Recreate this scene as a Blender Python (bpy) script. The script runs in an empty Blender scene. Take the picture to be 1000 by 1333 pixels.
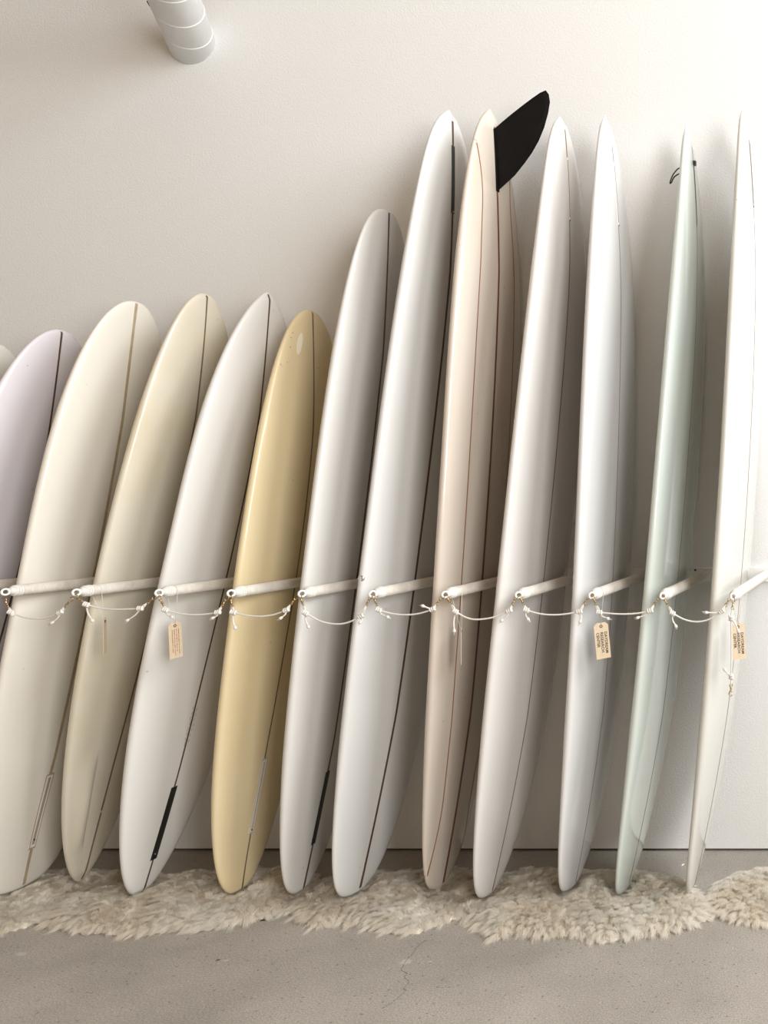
import bpy, bmesh, math, random
import numpy as np
from mathutils import Vector, Matrix

random.seed(7)
RNG = np.random.default_rng(11)
scene = bpy.context.scene
COL = scene.collection

# ------------------------------------------------------------------ camera
cam_data = bpy.data.cameras.new('camera')
cam = bpy.data.objects.new('camera', cam_data)
COL.objects.link(cam)
cam.location = (0.0, -3.88, 1.68)
cam.rotation_euler = (math.radians(90), 0, 0)
cam_data.sensor_fit = 'HORIZONTAL'
cam_data.sensor_width = 36.0
cam_data.lens = 43.56
cam_data.shift_x = -0.71
cam_data.shift_y = -0.0825
cam_data.clip_start = 0.05
scene.camera = cam

# ------------------------------------------------------------------ world, daylight, exposure
world = bpy.data.worlds.new('sky')
scene.world = world
world.use_nodes = True
bg = world.node_tree.nodes['Background']
bg.inputs[0].default_value = (0.86, 0.93, 1.0, 1)
bg.inputs[1].default_value = 1.2


def daylight(name, loc, rot, sx, sy, power, col):
    l = bpy.data.lights.new(name, 'AREA')
    l.shape = 'RECTANGLE'
    l.size, l.size_y = sx, sy
    l.energy = power
    l.color = col
    o = bpy.data.objects.new(name, l)
    COL.objects.link(o)
    o.location = loc
    o.rotation_euler = rot
    return o


# daylight entering through the two windows of the right wall
daylight('high_window_daylight', (3.26, -1.75, 5.1), (0, math.radians(90), 0), 3.3, 2.7, 395, (0.93, 0.97, 1.0))
daylight('side_window_daylight', (3.26, -5.9, 3.2), (0, math.radians(90), 0), 3.7, 2.9, 530, (1.0, 0.99, 0.965))

scene.view_settings.view_transform = 'Standard'
scene.view_settings.look = 'None'
scene.view_settings.gamma = 1
scene.view_settings.use_curve_mapping = False
scene.view_settings.exposure = 0.1

# ------------------------------------------------------------------ materials


def new_mat(name):
    m = bpy.data.materials.new(name)
    m.use_nodes = True
    nt = m.node_tree
    return m, nt, nt.nodes['Principled BSDF']


def plain(name, col, rough=0.5, metal=0.0, coat=0.0, var=0.0, scale=20.0, bump=0.0, bscale=200.0, var_col=None, detail=4.0):
    """principled surface with optional noise variation of the colour and fine relief"""
    m, nt, b = new_mat(name)
    b.inputs['Base Color'].default_value = (*col, 1)
    b.inputs['Roughness'].default_value = rough
    b.inputs['Metallic'].default_value = metal
    b.inputs['Coat Weight'].default_value = coat
    b.inputs['Coat Roughness'].default_value = 0.08
    tc = nt.nodes.new('ShaderNodeTexCoord')
    if var > 0:
        n = nt.nodes.new('ShaderNodeTexNoise')
        n.inputs['Scale'].default_value = scale
        n.inputs['Detail'].default_value = detail
        nt.links.new(tc.outputs['Object'], n.inputs['Vector'])
        r = nt.nodes.new('ShaderNodeValToRGB')
        r.color_ramp.elements[0].position = 0.3
        r.color_ramp.elements[1].position = 0.7
        dark = var_col or tuple(c * (1 - var) for c in col)
        r.color_ramp.elements[0].color = (*dark, 1)
        r.color_ramp.elements[1].color = (*col, 1)
        nt.links.new(n.outputs['Fac'], r.inputs[0])
        nt.links.new(r.outputs[0], b.inputs['Base Color'])
    if bump > 0:
        n2 = nt.nodes.new('ShaderNodeTexNoise')
        n2.inputs['Scale'].default_value = bscale
        n2.inputs['Detail'].default_value = 2
        nt.links.new(tc.outputs['Object'], n2.inputs['Vector'])
        bp = nt.nodes.new('ShaderNodeBump')
        bp.inputs['Strength'].default_value = 1.0
        bp.inputs['Distance'].default_value = bump
        nt.links.new(n2.outputs['Fac'], bp.inputs['Height'])
        nt.links.new(bp.outputs[0], b.inputs['Normal'])
    return m


def board_mat(name, col, rough=0.3, stain=(0.75, 0.68, 0.5), stain_amt=0.25, spots=0.35, coat=0.35):
    """polished, slightly aged resin: faint yellowing in patches, tiny scuffs and dings"""
    m, nt, b = new_mat(name)
    tc = nt.nodes.new('ShaderNodeTexCoord')
    n = nt.nodes.new('ShaderNodeTexNoise')
    n.inputs['Scale'].default_value = 3.2
    n.inputs['Detail'].default_value = 5
    nt.links.new(tc.outputs['Object'], n.inputs['Vector'])
    r = nt.nodes.new('ShaderNodeMapRange')
    r.inputs[1].default_value = 0.42
    r.inputs[2].default_value = 0.78
    r.inputs[4].default_value = stain_amt
    nt.links.new(n.outputs['Fac'], r.inputs[0])
    mx = nt.nodes.new('ShaderNodeMixRGB')
    mx.inputs[1].default_value = (*col, 1)
    mx.inputs[2].default_value = (*[c * s for c, s in zip(col, stain)], 1)
    nt.links.new(r.outputs[0], mx.inputs[0])
    v = nt.nodes.new('ShaderNodeTexVoronoi')
    v.inputs['Scale'].default_value = 9.0
    nt.links.new(tc.outputs['Object'], v.inputs['Vector'])
    r2 = nt.nodes.new('ShaderNodeMapRange')
    r2.inputs[1].default_value = 0.018
    r2.inputs[2].default_value = 0.045
    r2.inputs[3].default_value = spots
    r2.inputs[4].default_value = 0.0
    nt.links.new(v.outputs['Distance'], r2.inputs[0])
    mx2 = nt.nodes.new('ShaderNodeMixRGB')
    mx2.inputs[2].default_value = (0.16, 0.13, 0.10, 1)
    nt.links.new(mx.outputs[0], mx2.inputs[1])
    nt.links.new(r2.outputs[0], mx2.inputs[0])
    nt.links.new(mx2.outputs[0], b.inputs['Base Color'])
    b.inputs['Roughness'].default_value = rough
    b.inputs['Coat Weight'].default_value = coat
    b.inputs['Coat Roughness'].default_value = 0.06
    b.inputs['Specular IOR Level'].default_value = 0.45
    n3 = nt.nodes.new('ShaderNodeTexNoise')
    n3.inputs['Scale'].default_value = 14
    n3.inputs['Detail'].default_value = 3
    nt.links.new(tc.outputs['Object'], n3.inputs['Vector'])
    bp = nt.nodes.new('ShaderNodeBump')
    bp.inputs['Strength'].default_value = 0.12
    bp.inputs['Distance'].default_value = 0.002
    nt.links.new(n3.outputs['Fac'], bp.inputs['Height'])
    nt.links.new(bp.outputs[0], b.inputs['Normal'])
    return m


def wall_mat():
    m, nt, b = new_mat('painted_plaster')
    b.inputs['Roughness'].default_value = 0.75
    tc = nt.nodes.new('ShaderNodeTexCoord')
    n = nt.nodes.new('ShaderNodeTexNoise')
    n.inputs['Scale'].default_value = 1.5
    n.inputs['Detail'].default_value = 3
    nt.links.new(tc.outputs['Object'], n.inputs['Vector'])
    r = nt.nodes.new('ShaderNodeValToRGB')
    r.color_ramp.elements[0].color = (0.70, 0.698, 0.685, 1)
    r.color_ramp.elements[1].color = (0.73, 0.728, 0.715, 1)
    nt.links.new(n.outputs['Fac'], r.inputs[0])
    nt.links.new(r.outputs[0], b.inputs['Base Color'])
    n2 = nt.nodes.new('ShaderNodeTexNoise')
    n2.inputs['Scale'].default_value = 130
    n2.inputs['Detail'].default_value = 2
    n2.inputs['Roughness'].default_value = 0.55
    nt.links.new(tc.outputs['Object'], n2.inputs['Vector'])
    bp = nt.nodes.new('ShaderNodeBump')
    bp.inputs['Strength'].default_value = 0.4
    bp.inputs['Distance'].default_value = 0.0026
    nt.links.new(n2.outputs['Fac'], bp.inputs['Height'])
    nt.links.new(bp.outputs[0], b.inputs['Normal'])
    return m


def floor_mat():
    m, nt, b = new_mat('concrete')
    tc = nt.nodes.new('ShaderNodeTexCoord')

    def noise(scale, detail, rough=0.5):
        n = nt.nodes.new('ShaderNodeTexNoise')
        n.inputs['Scale'].default_value = scale
        n.inputs['Detail'].default_value = detail
        n.inputs['Roughness'].default_value = rough
        nt.links.new(tc.outputs['Object'], n.inputs['Vector'])
        return n

    def ramp(src, p0, c0, p1, c1):
        r = nt.nodes.new('ShaderNodeValToRGB')
        r.color_ramp.elements[0].position = p0
        r.color_ramp.elements[1].position = p1
        r.color_ramp.elements[0].color = (*c0, 1)
        r.color_ramp.elements[1].color = (*c1, 1)
        nt.links.new(src, r.inputs[0])
        return r

    def mix(fac, a, bb, mode='MIX'):
        x = nt.nodes.new('ShaderNodeMixRGB')
        x.blend_type = mode
        if isinstance(fac, float):
            x.inputs[0].default_value = fac
        else:
            nt.links.new(fac, x.inputs[0])
        nt.links.new(a, x.inputs[1])
        if isinstance(bb, tuple):
            x.inputs[2].default_value = (*bb, 1)
        else:
            nt.links.new(bb, x.inputs[2])
        return x
    big = ramp(noise(2.2, 6, 0.6).outputs['Fac'], 0.32, (0.305, 0.278, 0.246), 0.68, (0.41, 0.376, 0.336))
    fine = ramp(noise(190, 4, 0.8).outputs['Fac'], 0.34, (0.58, 0.57, 0.56), 0.66, (1.30, 1.30, 1.29))
    c = mix(1.0, big.outputs[0], fine.outputs[0], 'MULTIPLY')
    v = nt.nodes.new('ShaderNodeTexVoronoi')
    v.inputs['Scale'].default_value = 34
    nt.links.new(tc.outputs['Object'], v.inputs['Vector'])
    sp = ramp(v.outputs['Distance'], 0.07, (0.8, 0.8, 0.8), 0.15, (0, 0, 0))
    c = mix(sp.outputs[0], c.outputs[0], (0.13, 0.11, 0.10))
    v2 = nt.nodes.new('ShaderNodeTexVoronoi')
    v2.inputs['Scale'].default_value = 31
    mp = nt.nodes.new('ShaderNodeMapping')
    mp.inputs['Location'].default_value = (3.3, 1.7, 0.4)
    nt.links.new(tc.outputs['Object'], mp.inputs[0])
    nt.links.new(mp.outputs[0], v2.inputs['Vector'])
    sp2 = ramp(v2.outputs['Distance'], 0.05, (0.5, 0.5, 0.5), 0.14, (0, 0, 0))
    c = mix(sp2.outputs[0], c.outputs[0], (0.50, 0.47, 0.44))
    nt.links.new(c.outputs[0], b.inputs['Base Color'])
    b.inputs['Roughness'].default_value = 0.62
    bp = nt.nodes.new('ShaderNodeBump')
    bp.inputs['Strength'].default_value = 0.35
    bp.inputs['Distance'].default_value = 0.002
    nt.links.new(fine.outputs[0], bp.inputs['Height'])
    nt.links.new(bp.outputs[0], b.inputs['Normal'])
    return m


M = {}
M['wall'] = wall_mat()
M['floor'] = floor_mat()
M['timber'] = plain('timber_ceiling', (0.30, 0.20, 0.12), 0.6, var=0.3, scale=4)
M['tan_wall'] = plain('tan_plaster', (0.30, 0.235, 0.17), 0.8, var=0.05, scale=2)
M['gap'] = plain('dark_gap', (0.02, 0.018, 0.016), 0.9)
M['trim'] = plain('white_paint', (0.80, 0.79, 0.77), 0.45, var=0.03, scale=8)
M['pipe'] = plain('painted_pipe', (0.82, 0.815, 0.80), 0.5, var=0.05, scale=14, bump=0.0006, bscale=60)
M['rope'] = plain('white_rope', (0.67, 0.625, 0.565), 0.85, var=0.12, scale=60, bump=0.0008, bscale=420)
M['cord'] = plain('white_cord', (0.73, 0.70, 0.65), 0.8, var=0.1, scale=150, bump=0.0005, bscale=900)
M['brass'] = plain('aged_brass', (0.60, 0.44, 0.22), 0.32, metal=1.0, var=0.35, scale=120)
M['white_metal'] = plain('white_enamel', (0.82, 0.81, 0.79), 0.3, coat=0.3)
M['chrome'] = plain('bright_steel', (0.78, 0.77, 0.75), 0.18, metal=1.0)
M['black'] = plain('black_plastic', (0.018, 0.017, 0.016), 0.42, var=0.3, scale=40)
M['fin'] = plain('black_fibreglass', (0.007, 0.006, 0.0055), 0.8, var=0.3, scale=12)
M['fin'].node_tree.nodes['Principled BSDF'].inputs['Specular IOR Level'].default_value = 0.12
M['wood_dark'] = plain('dark_stringer', (0.10, 0.055, 0.032), 0.4, var=0.3, scale=30)
M['wood_mid'] = plain('brown_stringer', (0.20, 0.135, 0.085), 0.45, var=0.3, scale=30)
M['wood_tan'] = plain('tan_stringer', (0.42, 0.34, 0.225), 0.45, var=0.2, scale=30)
M['wood_grey'] = plain('grey_stringer', (0.22, 0.19, 0.165), 0.45, var=0.2, scale=30)
M['redwood'] = plain('redwood_stringer', (0.145, 0.045, 0.028), 0.4, var=0.3, scale=30)
M['pin'] = plain('pinline_ink', (0.235, 0.105, 0.055), 0.4)
M['box_white'] = plain('white_fin_box', (0.74, 0.72, 0.67), 0.45)
M['box_grey'] = plain('grey_fin_box', (0.52, 0.47, 0.40), 0.5)
M['box_line'] = plain('fin_box_rim', (0.43, 0.31, 0.25), 0.5)
M['slot'] = plain('fin_box_slot', (0.34, 0.30, 0.25), 0.6)
M['pencil'] = plain('pencil_marks', (0.16, 0.13, 0.10), 0.8)
M['kraft'] = plain('kraft_card', (0.64, 0.51, 0.36), 0.8, var=0.12, scale=90)
M['kraft_pale'] = plain('pale_card', (0.70, 0.62, 0.51), 0.8, var=0.1, scale=90)
M['ink'] = plain('black_ink', (0.05, 0.035, 0.025), 0.7)
M['red_ink'] = plain('rust_ink', (0.30, 0.13, 0.08), 0.7)
M['fur'] = plain('sheep_wool', (0.955, 0.93, 0.875), 0.75, var=0.14, scale=7, var_col=(0.93, 0.875, 0.78))
fm = M['fur'].node_tree
fb = fm.nodes['Principled BSDF']
ft = fm.nodes.new('ShaderNodeBsdfTranslucent')
fmix = fm.nodes.new('ShaderNodeMixShader')
fmix.inputs[0].default_value = 0.5
fm.links.new(fb.inputs['Base Color'].links[0].from_socket, ft.inputs['Color'])
fm.links.new(fb.outputs[0], fmix.inputs[1])
fm.links.new(ft.outputs[0], fmix.inputs[2])
fm.links.new(fmix.outputs[0], fm.nodes['Material Output'].inputs['Surface'])
fb.inputs['Specular IOR Level'].default_value = 0.2
M['hide'] = plain('sheep_hide', (0.62, 0.56, 0.47), 0.9)
M['stain'] = plain('pale_stain', (0.47, 0.445, 0.415), 0.7, var=0.15, scale=60)
M['crack'] = plain('crack_line', (0.12, 0.105, 0.095), 0.9)
M['frame'] = plain('window_frame', (0.05, 0.05, 0.05), 0.5)

# ------------------------------------------------------------------ helpers


def make(name, verts, faces, mat, parent=None, smooth=True, fix=True):
    """one mesh object; vertices in the parent's space"""
    me = bpy.data.meshes.new(name)
    me.from_pydata([tuple(map(float, v)) for v in verts], [], [tuple(map(int, f)) for f in faces])
    if fix:
        bm = bmesh.new()
        bm.from_mesh(me)
        bmesh.ops.remove_doubles(bm, verts=bm.verts, dist=1e-6)
        bmesh.ops.recalc_face_normals(bm, faces=bm.faces)
        bm.to_mesh(me)
        bm.free()
    if smooth:
        me.shade_smooth()
    me.materials.append(mat)
    o = bpy.data.objects.new(name, me)
    COL.objects.link(o)
    if parent is not None:
        o.parent = parent
    return o


def empty(name, loc, label, cat, group=None):
    o = bpy.data.objects.new(name, None)
    COL.objects.link(o)
    o.location = loc
    o.empty_display_size = 0.1
    o['label'] = label
    o['category'] = cat
    if group:
        o['group'] = group
    return o


class MB:
    def __init__(self):
        self.v, self.f = [], []

    def add(self, v, f):
        n = len(self.v)
        self.v += [tuple(p) for p in v]
        self.f += [tuple(i + n for i in q) for q in f]
        return self

    def box(self, x0, x1, y0, y1, z0, z1):
        v = [(x, y, z) for z in (z0, z1) for y in (y0, y1) for x in (x0, x1)]
        return self.add(v, [(0, 2, 3, 1), (4, 5, 7, 6), (0, 1, 5, 4), (2, 6, 7, 3), (0, 4, 6, 2), (1, 3, 7, 5)])

    def tube(self, pts, r, sides=8, caps=True, closed=False):
        pts = [Vector(p) for p in pts]
        n = len(pts)
        rs = r if isinstance(r, (list, tuple)) else [r] * n
        tang = []
        for i in range(n):
            a = pts[(i - 1) % n] if (closed or i > 0) else pts[i]
            c = pts[(i + 1) % n] if (closed or i < n - 1) else pts[i]
            t = (c - a)
            tang.append(t.normalized() if t.length > 1e-9 else Vector((0, 0, 1)))
        up = Vector((0, 0, 1)) if abs(tang[0].z) < 0.9 else Vector((1, 0, 0))
        nrm = (up - tang[0] * up.dot(tang[0])).normalized()
        v, f = [], []
        for i in range(n):
            t = tang[i]
            nrm = (nrm - t * nrm.dot(t))
            nrm = nrm.normalized() if nrm.length > 1e-6 else t.orthogonal().normalized()
            b = t.cross(nrm)
            for k in range(sides):
                a = 2 * math.pi * k / sides
                v.append(pts[i] + (nrm * math.cos(a) + b * math.sin(a)) * rs[i])
        m = n if closed else n - 1
        for i in range(m):
            j = (i + 1) % n
            for k in range(sides):
                l = (k + 1) % sides
                f.append((i * sides + k, i * sides + l, j * sides + l, j * sides + k))
        if caps and not closed:
            f.append(tuple(reversed(range(sides))))
            f.append(tuple(range((n - 1) * sides, n * sides)))
        return self.add(v, f)

    def torus(self, c, axis, R, r, n=20, sides=8, arc=1.0, start=0.0):
        axis = Vector(axis).normalized()
        e1 = axis.orthogonal().normalized()
        if abs(axis.z) < 0.95:
            e1 = (Vector((0, 0, 1)) - axis * axis.z).normalized()
        e2 = axis.cross(e1)
        c = Vector(c)
        full = arc >= 0.999
        m = n if full else n + 1
        pts = []
        for i in range(m):
            a = 2 * math.pi * (start + arc * i / n)
            pts.append(c + (e1 * math.cos(a) + e2 * math.sin(a)) * R)
        return self.tube(pts, r, sides, closed=full)

    def lathe(self, base, axis, prof, n=16):
        """prof: list of (distance along axis, radius)"""
        axis = Vector(axis).normalized()
        e1 = axis.orthogonal().normalized()
        e2 = axis.cross(e1)
        base = Vector(base)
        v, f = [], []
        for (h, r) in prof:
            for k in range(n):
                a = 2 * math.pi * k / n
                v.append(base + axis * h + (e1 * math.cos(a) + e2 * math.sin(a)) * r)
        for i in range(len(prof) - 1):
            for k in range(n):
                l = (k + 1) % n
                f.append((i * n + k, i * n + l, (i + 1) * n + l, (i + 1) * n + k))
        f.append(tuple(range(n)))
        f.append(tuple(range((len(prof) - 1) * n, len(prof) * n)))
        return self.add(v, f)

    def build(self, name, mat, parent=None, smooth=True, origin=None):
        v = self.v
        if origin is not None:
            v = [(p[0] - origin[0], p[1] - origin[1], p[2] - origin[2]) for p in v]
        return make(name, v, self.f, mat, parent, smooth)


def struct(o):
    o['kind'] = 'structure'
    return o


def catmull(pts, n=8):
    pts = [Vector(p) for p in pts]
    P = [pts[0] * 2 - pts[1]] + pts + [pts[-1] * 2 - pts[-2]]
    out = []
    for i in range(1, len(P) - 2):
        for k in range(n):
            t = k / n
            a, b, c, d = P[i - 1], P[i], P[i + 1], P[i + 2]
            out.append(0.5 * ((2 * b) + (c - a) * t + (2 * a - 5 * b + 4 * c - d) * t * t + (3 * b - a - 3 * c + d) * t ** 3))
    out.append(pts[-1])
    return out


# ------------------------------------------------------------------ the room
X0, X1, Y0, Y1, ZC = -6.2, 3.2, -8.0, 0.0, 7.0
struct(MB().box(X0, X1, Y0, 0.16, -0.12, 0.0).build('floor', M['floor'], smooth=False))
struct(MB().box(X0, X1, Y0, 0.16, ZC, ZC + 0.12).build('ceiling', M['timber'], smooth=False))
struct(MB().box(X0, X1, 0.0, 0.16, 0.011, ZC).build('wall_back', M['wall'], smooth=False))
struct(MB().box(X0, X1, 0.025, 0.16, 0.0, 0.011).build('trim_2', M['gap'], smooth=False))
struct(MB().box(X0 - 0.16, X0, Y0, 0.16, 0.0, ZC).build('wall_left', M['tan_wall'], smooth=False))
# right wall with a high window near the rack and a lower one further back
W1 = (-3.15, -0.35, 3.4, 6.8)
W2 = (-7.4, -4.4, 1.3, 5.1)
struct(MB().box(X1, X1 + 0.16, Y0, W2[0], 0, ZC).box(X1, X1 + 0.16, W2[1], W1[0], 0, ZC).box(X1, X1 + 0.16, W1[1], 0.16, 0, ZC)
       .box(X1, X1 + 0.16, W1[0], W1[1], 0, W1[2]).box(X1, X1 + 0.16, W1[0], W1[1], W1[3], ZC)
       .box(X1, X1 + 0.16, W2[0], W2[1], 0, W2[2]).box(X1, X1 + 0.16, W2[0], W2[1], W2[3], ZC).build('wall_right', M['wall'], smooth=False))
for i, (wy0, wy1, wz0, wz1) in enumerate((W1, W2)):
    fr = MB()
    for (a, b, c, d) in ((wy0, wy1, wz0, wz0 + 0.05), (wy0, wy1, wz1 - 0.05, wz1), (wy0, wy0 + 0.05, wz0, wz1), (wy1 - 0.05, wy1, wz0, wz1)):
        fr.box(X1 + 0.08, X1 + 0.13, a, b, c, d)
    struct(fr.build('window_%d' % (i + 1), M['frame'], smooth=False))
struct(MB().box(X0, X1, Y0 - 0.16, Y0, 0, ZC).build('wall_front', M['tan_wall'], smooth=False))

# batten on the wall that carries the pegs
bat = struct(MB().box(X0 + 0.01, 0.25, -0.020, 0.0, 1.128, 1.184).build('trim_1', M['trim'], smooth=False))
sc = MB().lathe((-0.972, -0.020, 1.176), (0, -1, 0), [(0, 0.0045), (0.0012, 0.0045), (0.002, 0.003)], 12)
sc.build('screw', M['black'], bat)

# ------------------------------------------------------------------ slanted pipe at upper left
pd = Vector((0.54, -1.0, 0.20)).normalized()
pbase = Vector((-3.078, 0.0, 3.370))
plen = 2.2
pipe = empty('ceiling_pipe', pbase, 'white painted round pipe running out of the upper wall', 'pipe')
R = 0.085
e1 = pd.cross(Vector((0, 0, 1))).normalized()
e2 = pd.cross(e1)
n = 48
ring = [(e1 * math.cos(2 * math.pi * k / n) + e2 * math.sin(2 * math.pi * k / n)) * R for k in range(n)]
v = [o + pd * (-o.y / pd.y) + pd * 0.001 for o in ring]       # cut flush with the wall
v += [o + pd * plen for o in ring]
f = [(k, (k + 1) % n, n + (k + 1) % n, n + k) for k in range(n)] + [tuple(range(n)), tuple(range(n, 2 * n))]
make('tube', v, f, M['pipe'], pipe)
for h in (0.100, 0.255, 0.420, 0.75, 1.2, 1.7):
    MB().lathe(pd * h, pd, [(0, R + 0.0002), (0.002, R + 0.0009), (0.006, R + 0.0009), (0.008, R + 0.0002)], 48).build('seam_band', M['pipe'], pipe)
elbow = [pd * plen]
for i in range(1, 9):
    a = math.radians(80 * i / 8)
    elbow.append(pd * (plen + .22 * math.sin(a)) + Vector((0, 0, 1)) * (.22 * (1 - math.cos(a))))
elbow.append(Vector((elbow[-1].x, elbow[-1].y, ZC - pbase.z - .003)))
MB().tube(elbow, R, 32).build('riser', M['pipe'], pipe)
# small dark strap lug on the shaded side
q = pd.cross(Vector((-3.0, 3.6, 1.72)).normalized()).normalized()
q = (q if q.x < 0 else -q)
q = (q * .97 + pd.cross(q) * (-.24 if pd.cross(q).y > 0 else .24)).normalized()
c0 = pd * 0.262 + q * (R + 0.001)
MB().tube([c0 - pd * 0.010, c0 + pd * 0.018], [0.004, 0.0055], 8).build('strap_lug', M['black'], pipe)

# ------------------------------------------------------------------ surfboards
# per board: base z, top z, wall distance at base and top, yaw, half width, widest point,
# outline exponents (base/top), and the side-lean plus rocker polynomial
BOARDS = {
    1: [0.0304, 2.1481, 0.407, 0.2082, 0.017, 0.2786, 0.5463, 2.3, 2.5109, 0.65, 0.5258, -3.5495, 0.1854, -0.057, 0.0046, -0.0023, -0.0015],
    2: [0.0298, 2.263, 0.3795, 0.2069, 0.0238, 0.2599, 0.5695, 2.2979, 2.5423, 0.2789, 0.4904, -3.268, 0.1505, -0.0369, -0.0017, 0.0198, -0.0085],
    3: [0.038, 2.2951, 0.3534, 0.1987, 0.0062, 0.2502, 0.5649, 1.7294, 2.3074, 0.5933, 0.5251, -3.0172, 0.2104, -0.0363, -0.0302, 0.0055, -0.005],
    4: [0.0206, 2.3035, 0.4231, 0.1742, 0.0952, 0.2471, 0.5929, 2.2759, 2.6541, 0.5366, 0.7128, -2.7472, 0.1785, -0.0365, -0.0478, -0.0059, 0.0191],
    5: [0.025, 2.2298, 0.4024, 0.1903, 0.0417, 0.2597, 0.5635, 1.4379, 2.1734, 0.4025, 0.4992, -2.485, 0.1039, -0.0573, -0.0439, 0.0189, 0.002],
    6: [0.0254, 2.6217, 0.4039, 0.2073, -0.0207, 0.2677, 0.5469, 2.2007, 2.4923, 0.4374, 0.4139, -2.2201, 0.1039, -0.0245, 0.0044, -0.0076, -0.0043],
    7: [0.0249, 3.0216, 0.4013, 0.1948, 0.0652, 0.2671, 0.5104, 2.5898, 2.3641, 0.3308, 0.5009, -1.9725, 0.1287, -0.0271, -0.001, -0.0259, -0.0072],
    8: [0.032, 3.0189, 0.3746, 0.2192, 0.0202, 0.2705, 0.5577, 2.2203, 2.474, 0.3725, 0.5572, -1.7345, 0.0595, -0.0369, -0.0048, -0.0179, 0.0046],
    9: [0.0231, 3.0011, 0.421, 0.1829, 0.0408, 0.2741, 0.4606, 2.6081, 2.19, 0.4122, 0.5052, -1.4856, 0.097, -0.0329, -0.0052, -0.0364, -0.0043],
    10: [0.0351, 2.9965, 0.376, 0.2112, 0.0102, 0.2782, 0.4864, 2.5683, 2.156, 0.3283, 0.6024, -1.2421, 0.0278, -0.0453, 0.0157, -0.0268, -0.0087],
    11: [0.0264, 2.9794, 0.3867, 0.1728, 0.0199, 0.2592, 0.4958, 2.3685, 2.0536, 0.3307, 0.707, -0.9816, 0.0899, -0.0445, 0.0061, -0.0318, -0.0075],
    12: [0.0283, 3.0379, 0.4079, 0.197, 0.012, 0.2767, 0.5223, 2.1873, 2.1812, 0.5208, 0.6971, -0.7347, 0.0723, -0.0629, 0.0078, -0.0192, -0.0026],
}
for k in (7, 8, 9, 10, 11, 12):      # these boards end in a sharper point
    BOARDS[k].append(.45)
BOARDS[1][2] += .02
BOARDS[1][3] += .02
BOARDS[0] = list(BOARDS[1])
BOARDS[0][1] -= 0.05
BOARDS[0][11] -= 0.262


def section(p, t):
    zb, zt, yb, yt, yaw, Wm, tm, pb, pt, qb, qt = p[:11]
    t = np.asarray(t, float)
    xi = 2 * t - 1
    x = sum(p[11 + k] * xi ** k for k in range(6))
    g = np.where(t < tm, (1 - np.clip((tm - t) / tm, 0, 1) ** pb) ** qb, (1 - np.clip((t - tm) / (1 - tm), 0, 1) ** pt) ** qt)
    g = g * (1 - np.exp(-(1 - t) / .013)) ** p[17] if len(p) > 17 else g
    th = .072 * np.clip(np.minimum(1, np.minimum(g ** .8 + .12, .35 + 3 * np.minimum(t, 1 - t))), 0, 1) * np.minimum(1, g * 6)
    return x, yb + t * (yt - yb), zb + t * (zt - zb), Wm * g, th


def point(p, t, a, b):
    """a: across the board (+ = towards the room), b: through it (+ = bottom side)"""
    x, yc, z, w, th = section(p, t)
    lw, lt, yaw = w * a, th / 2 * b, p[4]
    return np.stack([x + lt * np.cos(yaw) - lw * np.sin(yaw), -(yc + lw * np.cos(yaw) + lt * np.sin(yaw)), z + 0 * lw], -1)


def bfun(a):
    return (1 - np.abs(np.clip(a, -1, 1)) ** (2 / .85)) ** .375


def hull_mesh(p, origin, mat, root, nt=120, ns=44, ridge=None):
    u = np.linspace(0, 1, nt)
    t = 0.5 - 0.5 * np.cos(np.pi * u)
    t = 0.35 * t + 0.65 * (0.5 - 0.5 * np.cos(np.pi * t))
    if ridge:
        t = np.linspace(0, 1, nt) ** 1.3
        t = np.where(t > .9, .9 + .1 * np.sin((t - .9) / .1 * np.pi / 2), t)
    th = np.linspace(0, 2 * np.pi, ns, endpoint=False)
    a = np.sign(np.cos(th)) * np.abs(np.cos(th)) ** .85
    b = np.sign(np.sin(th)) * np.abs(np.sin(th)) ** .75
    if ridge:
        aa = np.linspace(-1, 1, ns // 2 + 1)
        a = np.concatenate([aa, aa[::-1][1:-1]])
        b = np.concatenate([bfun(aa), -bfun(aa[::-1][1:-1])])
    ns = len(a)
    V = np.stack([point(p, tt, a, b) for tt in t], 0)
    if ridge:
        t0, t1, a0, h = ridge
        for i, tt in enumerate(t):
            s = (tt - t0) / (t1 - t0)
            if 0 < s < 1:
                env = np.sin(np.pi * s) ** 0.8
                ac = a0 + 0.02 * (s - .5)
                q = np.maximum(a - ac, 0)
                V[i, :, 0] += h * env * (1 - np.exp(-q / .10)) * np.exp(-(q / .34) ** 4) * (b > 0)
    V = V - np.array(origin)
    f = []
    for i in range(nt - 1):
        for k in range(ns):
            l = (k + 1) % ns
            f.append((i * ns + k, i * ns + l, (i + 1) * ns + l, (i + 1) * ns + k))
    f.append(tuple(range(ns)))
    f.append(tuple(range((nt - 1) * ns, nt * ns)))
    return make('hull', V.reshape(-1, 3), f, mat, root)


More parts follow.
